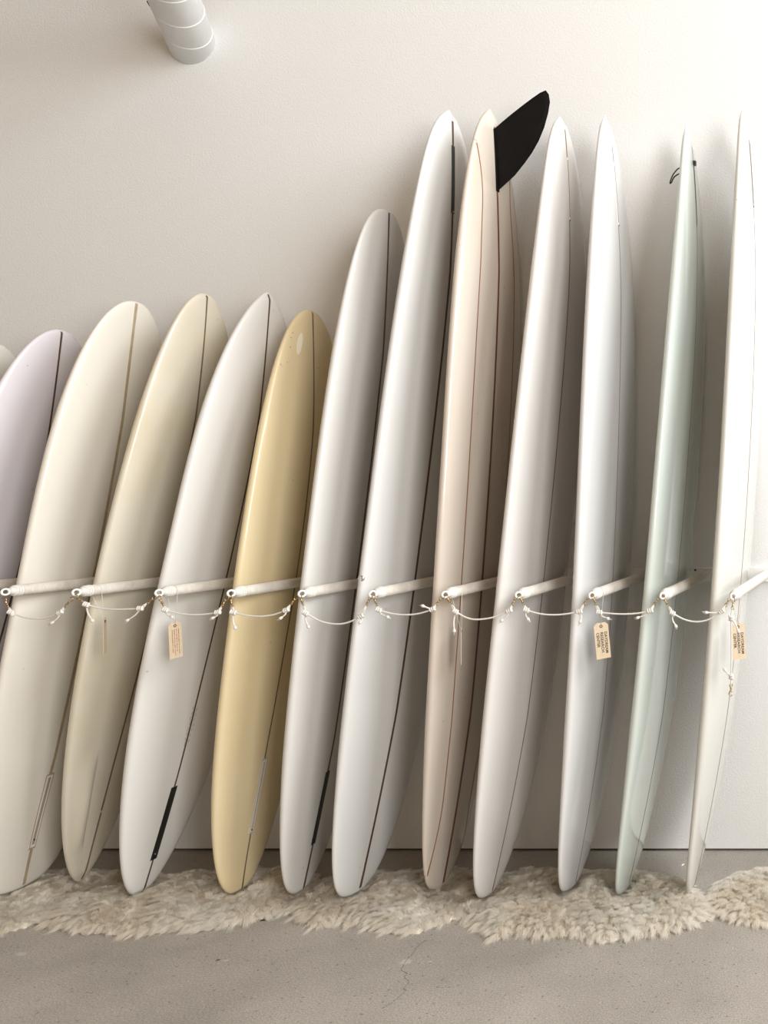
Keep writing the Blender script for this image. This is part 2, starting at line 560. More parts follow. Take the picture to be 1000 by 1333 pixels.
def strip(mb, p, ts, ac, hw, up=0.0008, side=1, low=-0.002):
    """a raised band laid on the board's face: centre at fraction ac of the half width, hw metres to each side"""
    ts = np.asarray(ts, float)
    ac = ac * np.ones_like(ts)
    up_ = up * np.ones_like(ts)
    x, yc, z, w, th = section(p, ts)
    da = np.minimum(hw / np.maximum(w, 1e-4), .16)
    rows = []
    for i, t in enumerate(ts):
        ring = []
        for aa, off in ((ac[i] - da[i], low), (ac[i] - da[i], up_[i]), (ac[i] + da[i], up_[i]), (ac[i] + da[i], low)):
            aa = float(np.clip(aa, -1, 1))
            q = point(p, t, aa, side * float(bfun(aa)))
            q = q + side * off * np.array([math.cos(p[4]), -math.sin(p[4]), 0])
            if abs(aa) > .93:
                q = q + np.array([0, -1, 0]) * np.sign(aa) * max(off, 0)
            ring.append(q)
        rows.append(ring)
    v = [q for r in rows for q in r]
    f = []
    for i in range(len(ts) - 1):
        for k in range(4):
            l = (k + 1) % 4
            f.append((i * 4 + k, i * 4 + l, (i + 1) * 4 + l, (i + 1) * 4 + k))
    n = len(ts) - 1
    f += [(0, 1, 2, 3), (n * 4, n * 4 + 1, n * 4 + 2, n * 4 + 3)]
    mb.add(v, f)
    return mb


BM = {
    0: board_mat('cream_resin_far', (0.636, 0.628, 0.568)),
    1: board_mat('lavender_resin', (0.62, 0.585, 0.61), stain=(.93, .92, .9)),
    2: board_mat('ivory_resin', (0.705, 0.668, 0.598), stain=(.93, .9, .8)),
    3: board_mat('aged_cream_resin', (0.641, 0.593, 0.490), stain=(.90, .82, .62), stain_amt=.6),
    4: board_mat('white_resin', (0.69, 0.676, 0.65), stain=(.95, .93, .88)),
    5: board_mat('butter_resin', (0.70, 0.585, 0.37), stain=(.93, .86, .66), stain_amt=.5, spots=.6),
    6: board_mat('grey_white_resin', (0.655, 0.638, 0.61), stain=(.95, .93, .9)),
    7: board_mat('cool_white_resin', (0.65, 0.645, 0.63), stain=(.96, .95, .92)),
    8: board_mat('clear_tan_resin', (0.585, 0.515, 0.445), rough=.18, stain=(.94, .88, .78), stain_amt=.4, coat=.7),
    9: board_mat('warm_white_resin', (0.645, 0.62, 0.595), rough=.2, stain=(.96, .93, .88), coat=.6),
    10: board_mat('pale_white_resin', (0.635, 0.627, 0.617), rough=.2, stain=(.96, .95, .94), coat=.6),
    11: board_mat('mint_resin', (0.555, 0.6, 0.56), rough=.15, stain=(.95, .95, .93), coat=.8),
    12: board_mat('milk_white_resin', (0.615, 0.607, 0.565), rough=.18, stain=(.96, .95, .88), coat=.7),
}
LABELS = {
    0: 'cream surfboard showing only a sliver at the left picture edge',
    1: 'pale lavender surfboard with dark stringer, second from the left edge',
    2: 'ivory surfboard with tan stringer and pale outlined fin box near the floor',
    3: 'aged cream surfboard with a groove beside its tail, between two white boards',
    4: 'short white surfboard with black fin box at its tail, left of the yellow board',
    5: 'butter yellow surfboard with small stains near its nose',
    6: 'mid-height grey-white surfboard with black fin box near the floor, right of the yellow board',
    7: 'tall white surfboard with black fin box at its top, left of the finned board',
    8: 'tall tan surfboard with brown pinlines and a big black fin at the top',
    9: 'tall warm white surfboard just right of the black fin',
    10: 'tall pale white surfboard left of the mint green board',
    11: 'tall mint green surfboard with black plug and leash loop near the top',
    12: 'tall milky white surfboard at the right end of the rack',
}
STR = {0: ('wood_mid', .003), 1: ('wood_dark', .0035), 2: ('wood_tan', .0055), 3: ('wood_mid', .0032), 4: ('wood_dark', .003), 5: ('wood_mid', .0028),
       6: ('wood_dark', .0042), 7: ('wood_dark', .0055), 8: ('redwood', .0058), 9: ('wood_mid', .0028), 10: ('wood_grey', .0024), 11: ('wood_grey', .0024), 12: ('wood_mid', .0024)}
BROOT = {}
for k in range(13):
    p = BOARDS[k]
    x, yc, z, _, _ = section(p, 0.0)
    org = (float(x), -float(yc), 0.0)
    root = empty('surfboard', org, LABELS[k], 'surfboard', 'surfboards standing on their ends in the rack')
    BROOT[k] = (root, org)
    if k == 3:
        hull_mesh(p, org, BM[k], root, 150, 400, ridge=(0.06, 0.225, 0.43, 0.020))
    else:
        hull_mesh(p, org, BM[k], root)
    mname, hw = STR[k]
    mb = MB()
    tmax = {7: .985, 8: .975, 9: .982, 10: .958, 11: .966, 12: .955}.get(k, .996)
    ts = np.concatenate([np.linspace(.004, .045, 10), np.linspace(.05, .95, 70), np.linspace(.954, .996, 16)])
    ts = np.append(ts[ts < tmax - .001], tmax)
    strip(mb, p, ts, 0.0, hw, 0.0007 + .0009 * (np.clip((ts - .95) / .04, 0, 1) + np.clip((.05 - ts) / .04, 0, 1)))
    strip(mb, p, ts, 0.0, hw, 0.0006, side=-1)
    mb.build('stringer', M[mname], root, smooth=False, origin=org)


def fin_box(k, t0, t1, hw, body, rim=None, slot=None, screw=None):
    p = BOARDS[k]
    root, org = BROOT[k]
    ts = np.linspace(t0, t1, 14)
    o = strip(MB(), p, ts, 0.0, hw, 0.0012).build('fin_box', M[body], root, smooth=False, origin=org)
    L = (t1 - t0)
    if rim:
        mb = MB()
        e = .0016
        x, yc, z, w, th = section(p, np.array([(t0 + t1) / 2]))
        da = hw / float(w[0])
        for s in (-1, 1):
            strip(mb, p, ts, s * da, e, 0.0018)
        dt = .0014
        strip(mb, p, [t0 - dt, t0 + dt], 0, hw, 0.0018)
        strip(mb, p, [t1 - dt, t1 + dt], 0, hw, 0.0018)
        mb.build('rim', M[rim], o, smooth=False, origin=org)
    if slot:
        strip(MB(), p, np.linspace(t0 + .05 * L, t1 - .04 * L, 12), 0, hw * .38, 0.0022).build('slot', M[slot], o, smooth=False, origin=org)
    if screw:
        tt = screw[0]
        q = point(p, tt, 0.0, 1.0) + np.array([.0018, 0, 0])
        MB().lathe(q, (1, 0, 0), [(0, .0035), (.0012, .0035), (.0016, .002)], 10).build('screw', M[screw[1]], o, origin=org)
    return o


fin_box(2, 0.0633, 0.1848, .0125, 'box_white', 'box_line', 'slot', (0.077, 'black'))
fin_box(3, 0.0155, 0.1162, .0062, 'box_grey', None, 'wood_mid')
fin_box(4, 0.055, 0.17, .0125, 'black', None, None, (0.064, 'chrome'))
fin_box(5, 0.0953, 0.2172, .0115, 'box_white', 'box_grey', 'box_grey', (0.1, 'black'))
fin_box(6, 0.0653, 0.1681, .0118, 'black')
fin_box(7, 0.8607, 0.9515, .0105, 'black', None, None, (0.863, 'chrome'))
fin_box(9, 0.8582, 0.9437, .0042, 'box_white', None, 'wood_mid', (0.8585, 'black'))
fin_box(10, 0.8504, 0.9352, .0042, 'box_white', None, 'wood_grey', (0.851, 'black'))
fin_box(11, 0.8552, 0.9478, .0048, 'wood_grey', None, 'black')
fin_box(12, 0.8649, 0.9533, .005, 'wood_grey', None, 'wood_dark', (0.8649, 'black'))

# pinlines on the tan board
p = BOARDS[8]
root, org = BROOT[8]
ts = np.concatenate([np.linspace(.029, .12, 16), np.linspace(.14, .86, 40), np.linspace(.875, .944, 14)])
ac = .56 + .42 * np.clip(1 - (ts - .029) / .10, 0, 1) ** 2.2 + .42 * np.clip(1 - (.944 - ts) / .085, 0, 1) ** 2.2
for s in (1, -1):
    strip(MB(), p, ts, s * ac, .0026, .0007).build('pinline', M['pin'], root, smooth=False, origin=org)

# black fin of the tan board, in the plane of the stringer
sc_ = .00303
outl = [(649, 249), (660, 239), (672, 228), (684, 213), (694, 199), (703, 183), (710, 166), (715, 148), (717.5, 133), (716, 123), (712, 117.5),
        (704, 121), (694, 128), (682, 137), (668, 148), (656, 158), (644, 168.5)]
tb = 0.8915
q0 = point(p, tb, 0.0, 1.0)
pts = [np.array([q0[0] + (u - 650) * sc_, 0, q0[2] + (249 - v_) * sc_ - .006]) for u, v_ in outl]
cen = sum(pts) / len(pts)
yq = float(point(p, .93, 0.0, 1.0)[1])
v, f = [], []
n = len(pts)
for q in pts:
    v.append((q[0], yq, q[2]))
for s in (-1, 1):
    for q in pts:
        d = cen - q
        q2 = q + d * min(.42, .016 / np.linalg.norm(d) * 1.5)
        v.append((q2[0], yq + s * .0045, q2[2]))
for i in range(n):
    j = (i + 1) % n
    f.append((i, j, n + j, n + i))
    f.append((i, j, 2 * n + j, 2 * n + i))
f.append(tuple(range(n, 2 * n)))
f.append(tuple(range(2 * n, 3 * n)))
MB().add(v, f).build('fin', M['fin'], root, smooth=False, origin=org)
# low resin fillet where the fin is glassed on
strip(MB(), p, np.linspace(.889, .972, 14), 0.0, .010, .004).build('fin_fillet', M['fin'], root, smooth=False, origin=org)

# steel vent plug on the near rail of the tall white board
p = BOARDS[7]
root, org = BROOT[7]
q = point(p, .3985, 0.985, -0.05)
nrm = Vector((-.35, -1, 0)).normalized()
MB().lathe(Vector(q) - nrm * .004, nrm, [(0, .013), (.004, .013), (.0065, .0115), (.0068, .006), (.005, .004), (.005, .001)], 20).build('vent_plug', M['chrome'], root, origin=org)

# leash loop and plug of the mint board
p = BOARDS[11]
root, org = BROOT[11]
q = point(p, .944, 0.0, 1.0)
MB().box(q[0] - .006, q[0] + .010, q[1] - .008, q[1] + .008, q[2] - .009, q[2] + .009).build('leash_plug', M['black'], root, smooth=False, origin=org)
qa = Vector(point(p, .932, 0.10, -1.0))
loop = catmull([qa + Vector((.004, 0, .014)), qa + Vector((-.020, -.002, .010)), qa + Vector((-.041, -.003, -.016)), qa + Vector((-.052, -.004, -.046)),
                qa + Vector((-.046, -.003, -.044)), qa + Vector((-.034, 0, -.020)), qa + Vector((.004, .002, .002))], 6)
MB().tube(loop, .0026, 8).build('leash_loop', M['black'], root, origin=org)

# pencil signature beside the stringer of the short white board (illegible strokes)
p = BOARDS[4]
root, org = BROOT[4]
mb = MB()
r4 = random.Random(3)
for i in range(15):
    t = .236 + .058 * i / 14
    a = (-.045 if i % 2 else .035) + r4.uniform(-.012, .012)
    pts = []
    for j in range(5):
        aa = a + r4.uniform(-.012, .012)
        pts.append(point(p, t + j * .0013 + r4.uniform(-.001, .001), aa, float(bfun(aa))) + np.array([.0006, 0, 0]))
    mb.tube(pts, .0006, 4)
mb.build('signature', M['pencil'], root, origin=org)

# stains on the nose of the yellow board
p = BOARDS[5]
root, org = BROOT[5]
r5 = random.Random(5)
stain_mat = plain('brown_stain', (0.40, 0.29, 0.14), .6)
for (t, a, n_, spread) in ((.94, .80, 4, .014), (.90, .84, 4, .012), (.905, .05, 2, .010), (.885, -.18, 2, .012), (.70, .25, 2, .006)):
    for i in range(n_):
        tt = t + r5.uniform(-spread, spread)
        aa = min(.93, a + r5.uniform(-.10, .10))
        q = point(p, tt, aa, float(bfun(aa)))
        s = r5.uniform(.0012, .0030)
        MB().lathe(q + np.array([.0001, 0, 0]), (1, -.25 * aa, 0), [(-.0006, s), (.0004, s * .9)], 7).build('stain', stain_mat, root, origin=org)
ts = np.linspace(.915, .955, 11)
strip(MB(), p, ts, .52, .013 * np.sqrt(np.clip(1 - ((ts - .935) / .0201) ** 2, .01, 1)), .0003).build('repair_patch', plain('repair_resin', (0.80, 0.74, 0.58), .4), root, smooth=False, origin=org)

# ------------------------------------------------------------------ pegs wrapped in rope
PEGS = {1: (-3.4542, 1.1846), 2: (-3.2055, 1.1832), 3: (-2.9592, 1.1817), 4: (-2.6723, 1.1802), 5: (-2.4222, 1.1787), 6: (-2.1762, 1.1773),
        7: (-1.9306, 1.1758), 8: (-1.6789, 1.1743), 9: (-1.4245, 1.1728), 10: (-1.1701, 1.1714), 11: (-0.9238, 1.1699), 12: (-0.6801, 1.1684)}
PL, PR, ROOTZ = 0.62, 0.0192, 1.156
PEG_WHERE = {1: 'at the left picture edge, beside the lavender board', 2: 'crossing the ivory board', 3: 'crossing the aged cream board',
             4: 'crossing the short white board', 5: 'crossing the yellow board', 6: 'crossing the grey-white board', 7: 'crossing the tall white board with the top fin box',
             8: 'crossing the tan pinlined board', 9: 'crossing the warm white board right of the fin', 10: 'crossing the pale white board, left of the mint board', 11: 'crossing the mint board',
             12: 'at the right end, crossing the milky white board'}
# shared meshes in peg space: y runs from the batten (0) out to the tip (-PL)
dow = MB().lathe((0, 0.0, 0), (0, -1, 0), [(0, PR - .0068), (PL - .012, PR - .0068), (PL - .004, PR - .008), (PL, PR - .014)], 18)
wrap = MB()
pitch = 0.0074
prof = []
y = 0.001
while y < PL - .030:
    for s in (0, .25, .5, .75):
        prof.append((y + s * pitch, PR - .0050 + .0050 * math.sin(math.pi * s) ** .7 if s else PR - .0054))
    y += pitch
v, f = [], []
ns = 18
for (h, r) in prof:
    for k in range(ns):
        a = 2 * math.pi * k / ns
        v.append((r * math.cos(a), -(h + pitch * k / ns), r * math.sin(a)))
for i in range(len(prof) - 5):
    for k in range(ns):
        l = (k + 1) % ns
        if l == 0:   # continue the helix: next turn's start
            f.append((i * ns + k, (i + 4) * ns, (i + 5) * ns, (i + 1) * ns + k))
        else:
            f.append((i * ns + k, i * ns + l, (i + 1) * ns + l, (i + 1) * ns + k))
wrap.add(v, f)
coil = MB()
for i, h in enumerate((.588, .597, .606)):
    coil.torus((0, -h, 0), (0, 1, 0), PR - .0045 + .0012 * (2 - i) * .6, .0046, 22, 8)
capm = MB().lathe((0, -.604, 0), (0, -1, 0), [(0, PR - .003), (.010, PR - .005), (.016, PR - .009), (.019, .004)], 18)
eye = MB().torus((0, -.6355, -.001), (.62, -.78, .1), .0100, .0036, 22, 9)
eye.tube([(0, -.612, 0), (0, -.626, 0)], .0035, 8)
protos = None
PEG_DIR = {}
for k, (x, z) in PEGS.items():
    root = empty('rope_peg', (x, -0.0205, ROOTZ), 'white rope-wrapped wall peg ' + PEG_WHERE[k], 'peg', 'rope-wrapped pegs of the rack')
    ang = math.atan2(z - ROOTZ, PL)
    root.rotation_euler = (-ang, 0, 0)
    if protos is None:
        parts = [dow.build('dowel', M['trim'], root), wrap.build('rope_wrap', M['rope'], root), coil.build('end_coil', M['cord'], root),
                 capm.build('end_cap', M['cord'], root), eye.build('eye_ring', M['white_metal'], root)]
        protos = parts
    else:
        for o in protos:
            c = o.copy()
            COL.objects.link(c)
            c.parent = root

# ------------------------------------------------------------------ cords with brass hooks between the peg tips
CORDS = [
    [(-3.2097, 1.1672), (-3.1725, 1.1141), (-3.0821, 1.0928), (-3.0024, 1.1141), (-2.9652, 1.1672), (-3.1672, 1.1061), (-3.0237, 1.0822)],
    [(-2.9652, 1.1752), (-2.9121, 1.1406), (-2.8164, 1.1247), (-2.7261, 1.1273), (-2.673, 1.1725), (-2.8908, 1.0901), (-2.7633, 1.0901)],
    [(-2.673, 1.1725), (-2.6384, 1.122), (-2.5375, 1.1061), (-2.4577, 1.1141), (-2.4259, 1.1725), (-2.6172, 1.1008), (-2.4684, 1.0981)],
    [(-2.4259, 1.1752), (-2.4046, 1.1141), (-2.3116, 1.1008), (-2.2213, 1.122), (-2.1841, 1.1752), (-2.3966, 1.0662), (-2.2346, 1.0981)],
    [(-2.1841, 1.1778), (-2.1548, 1.1114), (-2.0459, 1.0742), (-1.9635, 1.1008), (-1.929, 1.1778), (-2.1442, 1.0689), (-1.9609, 1.0848)],
    [(-1.929, 1.1752), (-1.9024, 1.122), (-1.8068, 1.1061), (-1.7164, 1.1247), (-1.6792, 1.1752), (-1.8732, 1.1008), (-1.743, 1.1353)],
    [(-1.6792, 1.1778), (-1.6367, 1.1167), (-1.5623, 1.0901), (-1.4507, 1.1194), (-1.4242, 1.1778), (-1.6394, 1.0556), (-1.472, 1.0901)],
    [(-1.4242, 1.1778), (-1.3923, 1.122), (-1.3019, 1.1061), (-1.2089, 1.1167), (-1.1717, 1.1778), (-1.387, 1.0955), (-1.2036, 1.0875)],
    [(-1.1717, 1.1778), (-1.1399, 1.1141), (-1.0495, 1.1087), (-0.9645, 1.1194), (-0.9273, 1.1752), (-1.1133, 1.0955), (-1.0017, 1.0981)],
    [(-0.9273, 1.1725), (-0.8874, 1.1114), (-0.8024, 1.0822), (-0.7174, 1.1167), (-0.6829, 1.1725), (-0.8768, 1.0715), (-0.7652, 1.1141)],
]
CORD_WHERE = ['in front of the ivory board', 'in front of the aged cream board', 'in front of the short white board', 'in front of the yellow board',
              'sagging in front of the grey-white board', 'over the tall white board left of the fin', 'in front of the tan pinlined board',
              'over the board right of the fin', 'over the board left of the mint one', 'in front of the mint board']
CY = -0.665


def V3(q, dy=0.0):
    return Vector((q[0], CY + dy, q[1]))


def snap_hook(e, d, root, org):
    """brass swivel snap from the eye e towards d (unit), about 4 cm long"""
    d = d.normalized()
    side = d.cross(Vector((0, 1, 0))).normalized()
    L = .040
    mb = MB()
    hp = []
    for i in range(13):
        a = math.radians(-60 + 300 * i / 12)
        hp.append(e + d * (.008 - .0085 * math.cos(a)) + side * (.0062 * math.sin(a)))
    mb.tube(hp, .0016, 7)
    mb.lathe(e + d * .015, d, [(0, .0016), (.001, .0034), (.004, .0034), (.005, .0026), (.010, .0026), (.011, .0036), (.0145, .0036), (.0155, .0018)], 12)
    h = mb.build('snap_hook', M['brass'], root, origin=org)
    MB().torus(e + d * .0362, (side * .6 + Vector((0, 1, 0)) * .8), .0058, .0014, 16, 7).build('swivel_ring', M['brass'], h, origin=org)
    return e + d * L


def knot(c, d, root, org, s=1.0):
    d = d.normalized()
    e1 = d.orthogonal().normalized()
    e2 = d.cross(e1)
    pts = []
    for i in range(29):
        a = 2 * math.pi * 2.6 * i / 28
        r = (.0058 + .0012 * math.sin(3 * a)) * s
        pts.append(c + d * (-.009 + .018 * i / 28) * s + (e1 * math.cos(a) + e2 * math.sin(a)) * r)
    mb = MB().tube(pts, .0034 * s, 7)
    mb.tube([c - d * .010 * s, c + d * .010 * s], .005 * s, 8)
    mb.build('knot', M['cord'], root, origin=org)


def tail(a, b, root, org, bend):
    a, b = Vector(a), Vector(b)
    pts = catmull([a, (a + b) / 2 + bend, b], 6)
    mb = MB().tube(pts, .0027, 7)
    d = (pts[-1] - pts[-2]).normalized()
    mb.lathe(b - d * .003, d, [(0, .0028), (.004, .0046), (.009, .0058), (.012, .0045), (.013, .0018)], 10)
    rr = random.Random(int(abs(a.x) * 1e4))
    for i in range(7):
        w = Vector((rr.uniform(-1, 1), rr.uniform(-1, 1), rr.uniform(-1, 1))) * .005
        mb.tube([b + d * .006, b + d * .015 + w], [.0009, .0005], 4)
    mb.build('frayed_end', M['cord'], root, origin=org)


for i, c in enumerate(CORDS):
    e0, k0, m, k1, e1, t0, t1 = c
    org = (m[0], CY, m[1])
    root = empty('rack_cord', org, 'knotted white cord with brass snap hooks ' + CORD_WHERE[i], 'cord', 'cords linking the peg tips')
    E0, E1 = V3(e0) + Vector((.003, .004, -.003)), V3(e1) + Vector((-.003, .004, -.003))
    K0, K1, MM = V3(k0, -.004), V3(k1, -.004), V3(m, -.006)
    h0 = snap_hook(E0, K0 - E0, root, org)
    h1 = snap_hook(E1, K1 - E1, root, org)
    path = catmull([K0, K0.lerp(MM, .5) + Vector((0, 0, -.25 * (K0.z - MM.z))), MM, K1.lerp(MM, .5) + Vector((0, 0, -.25 * (K1.z - MM.z))), K1], 8)
    mb = MB().tube(path, .0029, 8)
    for (h, K) in ((h0, K0), (h1, K1)):     # doubled loop between hook and knot
        d = (K - h)
        o = d.cross(Vector((0, 1, 0))).normalized() * .0028
        mb.tube([h, h.lerp(K, .5) + o, K], .0024, 7)
        mb.tube([h, h.lerp(K, .5) - o, K], .0024, 7)
    mb.build('rope', M['cord'], root, origin=org)
    knot(K0, path[2] - path[0], root, org)
    knot(K1, path[-1] - path[-3], root, org)
    tail(K0, V3(t0, -.008), root, org, Vector((-.004, 0, -.003)))
    tail(K1, V3(t1, -.008), root, org, Vector((.004, 0, -.002)))

# loose cord hanging from the last peg
HG = [(-0.6839, 1.1637), (-0.6839, 1.0945), (-0.6839, 0.8923), (-0.6866, 0.8258), (-0.66, 1.0546), (-0.7025, 0.9136)]
org = (HG[1][0], CY, HG[1][1])
root = empty('hanging_cord', org, 'loose white cord with brass hook hanging straight down from the right-end peg', 'cord')
E0, K0, K1, E1 = V3(HG[0], .006), V3(HG[1], -.006), V3(HG[2], -.004), V3(HG[3], -.004)
E0 = E0 + Vector((.006, 0, 0))
h0 = snap_hook(E0, K0 - E0, root, org)
up_ = (K1 - E1).normalized()
h1 = snap_hook(E1, up_, root, org)
mb = MB().tube(catmull([h0, K0, K0.lerp(K1, .5) + Vector((.001, -.001, 0)), K1, h1], 6), .0026, 8)
mb.build('rope', M['cord'], root, origin=org)
knot(K0, K1 - K0, root, org)
knot(K1, K1 - K0, root, org)
tail(K0, V3(HG[4], -.010), root, org, Vector((.003, 0, 0)))
tail(K1, V3(HG[5], -.010), root, org, Vector((-.002, 0, 0)))

# ------------------------------------------------------------------ card tags


def text_mesh(body, size):
    cu = bpy.data.curves.new('lettering', 'FONT')
    cu.body = body
    cu.size = size
    cu.offset = size * .022
    cu.extrude = .00012
    cu.resolution_u = 3
    ob = bpy.data.objects.new('tmp_text', cu)
    COL.objects.link(ob)
    dg = bpy.context.evaluated_depsgraph_get()
    me = bpy.data.meshes.new_from_object(ob.evaluated_get(dg))
    bpy.data.objects.remove(ob)
    bpy.data.curves.remove(cu)
    return me


TW, TH_ = .0485, .128


def tag(loc, facing, tilt, label, peg, mode, mat='kraft', w=TW):
    """loc: top centre of the card; facing: horizontal direction of the printed side; tilt: sideways lean"""
    root = empty('card_tag', loc, label, 'tag', 'card tags hanging on strings from the pegs')
    ang = math.atan2(facing[0], -facing[1])      # local -y is the printed side
    root.rotation_euler = (0, 0, ang)
    rt = Matrix.Rotation(tilt, 4, 'Y')

    def xf(q):
        return tuple(rt @ Vector(q))
    c = .010
    o = [(-w / 2 + c, 0), (w / 2 - c, 0), (w / 2, -c), (w / 2, -TH_), (-w / 2, -TH_), (-w / 2, -c)]
    v = [xf((x, -.0006, z)) for x, z in o] + [xf((x, .0006, z)) for x, z in o]
    n = len(o)
    f = [tuple(range(n)), tuple(range(n, 2 * n))] + [(i, (i + 1) % n, n + (i + 1) % n, n + i) for i in range(n)]
    card = make('card', v, f, M[mat], root, smooth=False)
    MB().torus(xf((0, -.0008, -.013)), xf((0, 1, 0)), .0042, .0013, 18, 6).build('eyelet', M['ink'], card)
    if mode == 'words':
        for i, word in enumerate(('DAYDREAM', 'RESEARCH', 'CENTER')):
            me = text_mesh(word, .0132)
            # rotate so that the words read downwards
            co = np.array([vv.co for vv in me.vertices])
            wd = co[:, 0].max()
            sx = {'DAYDREAM': .076, 'RESEARCH': .072, 'CENTER': .053}[word] / wd
            for vv in me.vertices:
                x, yy, zz = vv.co
                lx = .0122 - i * .0133 + yy * 1.0 - .0035
                vv.co = Vector(xf((lx, -.0009 - zz, -.034 - x * sx)))
            me.materials.append(M['ink'])
            ob = bpy.data.objects.new('lettering', me)
            COL.objects.link(ob)
            ob.parent = card
    elif mode == 'lines':
        rr = random.Random(9)
        mb = MB()
        for i in range(4):
            z = -.026
            while z > -TH_ + .012 + .012 * (i % 2):
                l = rr.uniform(.002, .0065)
                x0 = .0125 - i * .0078
                hgt = rr.choice((.0018, .0026, .0032))
                pts = [xf((x0 - hgt / 2, -.0008, z)), xf((x0 + hgt / 2, -.0008, z)), xf((x0 + hgt / 2, -.0008, z - l)), xf((x0 - hgt / 2, -.0008, z - l))]
                bk = [xf((x0 - hgt / 2, -.0005, z)), xf((x0 + hgt / 2, -.0005, z)), xf((x0 + hgt / 2, -.0005, z - l)), xf((x0 - hgt / 2, -.0005, z - l))]
                mb.add(pts + bk, [(0, 1, 2, 3), (4, 5, 6, 7), (0, 1, 5, 4), (1, 2, 6, 5), (2, 3, 7, 6), (3, 0, 4, 7)])
                z -= l + rr.uniform(.0008, .002)
        mb.build('small_print', M['red_ink'], card, smooth=False)
    # string from the hole up and once round the peg
    inv = Matrix.Rotation(-ang, 4, 'Z')
    px, pz = PEGS[peg]
    py = loc[1]
    pz = ROOTZ + (pz - ROOTZ) * min(1, (-py - .02) / PL)
    hole = Vector(xf((0, -.001, -.011)))
    ring = [Vector((px + .0205 * math.cos(a), py, pz + .0205 * math.sin(a))) - Vector(loc) for a in np.linspace(-.35, math.pi + .35, 12)]
    ring = [inv @ q for q in ring]
    mb = MB().tube([hole] + ring + [hole + Vector((.0005, .002, 0))], .0008, 6)
    mb.build('string', M['cord'], root)
    return root


def to_cam(loc, extra=0.0):
    d = Vector((0 - loc[0], -3.88 - loc[1], 0)).normalized()
    return Matrix.Rotation(extra, 4, 'Z') @ d


la = (-2.664, -0.60, 1.068)
tag(la, to_cam(la, math.radians(42)), math.radians(-3), 'kraft tag with small rust print on the short white board', 4, 'lines')
lb = (-1.160, -0.60, 1.066)
tag(lb, to_cam(lb, math.radians(10)), math.radians(-5), 'kraft tag with black lettering in front of the pale white board', 10, 'words')
lc = (-0.676, -0.60, 1.064)
tag(lc, to_cam(lc, math.radians(16)), math.radians(-3), 'kraft tag with black lettering behind the loose cord at the right end', 12, 'words')
ld = (-2.928, -0.58, 1.080)
tag(ld, to_cam(ld, math.radians(80)), math.radians(-2), 'kraft tag seen edge-on against the aged cream board', 3, 'blank')
le = (-1.662, -0.58, 1.045)
tag(le, to_cam(le, math.radians(88)), math.radians(-2), 'pale tag seen edge-on against the tan pinlined board', 8, 'blank', 'kraft_pale')

# ------------------------------------------------------------------ sheepskins on the floor under the boards
RUGS = [
    ('sheepskin lying at the left picture edge under the ivory board',
     [(-3.80, -.60), (-3.62, -.65), (-3.436, -.612), (-3.216, -.664), (-3.167, -.633), (-3.157, -.558), (-3.10, -.411), (-3.02, -.288), (-2.95, -.235), (-3.2, -.20), (-3.6, -.21), (-3.85, -.25)], 0.0),
    ('cream sheepskin under the aged cream, short white and yellow boards',
     [(-3.21, -.469), (-3.111, -.600), (-2.951, -.655), (-2.804, -.672), (-2.694, -.676), (-2.631, -.645), (-2.539, -.655), (-2.458, -.612), (-2.388, -.565), (-2.34, -.503), (-2.36, -.36), (-2.40, -.23), (-2.6, -.20), (-2.85, -.22), (-3.0, -.26), (-3.12, -.36)], .006),
    ('cream sheepskin under the grey-white board and the tall white board',
     [(-2.402, -.492), (-2.28, -.537), (-2.17, -.615), (-2.134, -.628), (-2.09, -.585), (-2.002, -.607), (-1.874, -.658), (-1.775, -.668), (-1.721, -.605), (-1.67, -.553), (-1.66, -.36), (-1.70, -.22), (-1.9, -.19), (-2.2, -.21), (-2.38, -.30)], .0),
    ('large shaggy cream sheepskin under the warm white, pale white and mint boards',
     [(-1.713, -.537), (-1.596, -.605), (-1.50, -.69), (-1.475, -.705), (-1.45, -.655), (-1.354, -.69), (-1.228, -.676), (-1.13, -.72), (-1.104, -.728), (-1.04, -.690), (-.93, -.658), (-.856, -.637), (-.79, -.569), (-.80, -.46), (-.88, -.36), (-.95, -.29), (-1.12, -.22), (-1.4, -.20), (-1.6, -.19), (-1.72, -.30)], .006),
    ('yellowish sheepskin at the right picture edge beside the milky white board',
     [(-.83, -.42), (-.79, -.516), (-.711, -.562), (-.606, -.613), (-.459, -.605), (-.30, -.575), (-.18, -.40), (-.22, -.23), (-.45, -.13), (-.62, -.17), (-.74, -.21), (-.81, -.30)], .0),
]


def poly_inside(P, x, y):
    ins = np.zeros(x.shape, bool)
    n = len(P)
    for i in range(n):
        x0, y0 = P[i]
        x1, y1 = P[(i + 1) % n]
        c = ((y0 > y) != (y1 > y))
        ins ^= c & (x < (x1 - x0) * (y - y0) / ((y1 - y0) if y1 != y0 else 1e-9) + x0)
    return ins


def poly_dist(P, x, y):
    best = np.full(x.shape, 1e9)
    gx = np.zeros(x.shape)
    gy = np.zeros(x.shape)
    n = len(P)
    for i in range(n):
        ax, ay = P[i]
        bx, by = P[(i + 1) % n]
        dx, dy = bx - ax, by - ay
        s = np.clip(((x - ax) * dx + (y - ay) * dy) / (dx * dx + dy * dy), 0, 1)
        qx, qy = ax + s * dx - x, ay + s * dy - y
        d = np.hypot(qx, qy)
        m = d < best
        best = np.where(m, d, best)
        gx = np.where(m, qx / (d + 1e-9), gx)
        gy = np.where(m, qy / (d + 1e-9), gy)
    return best, gx, gy


TAILS = [(float(section(BOARDS[k], 0.012)[0]), -float(section(BOARDS[k], 0.012)[1])) for k in range(13)]


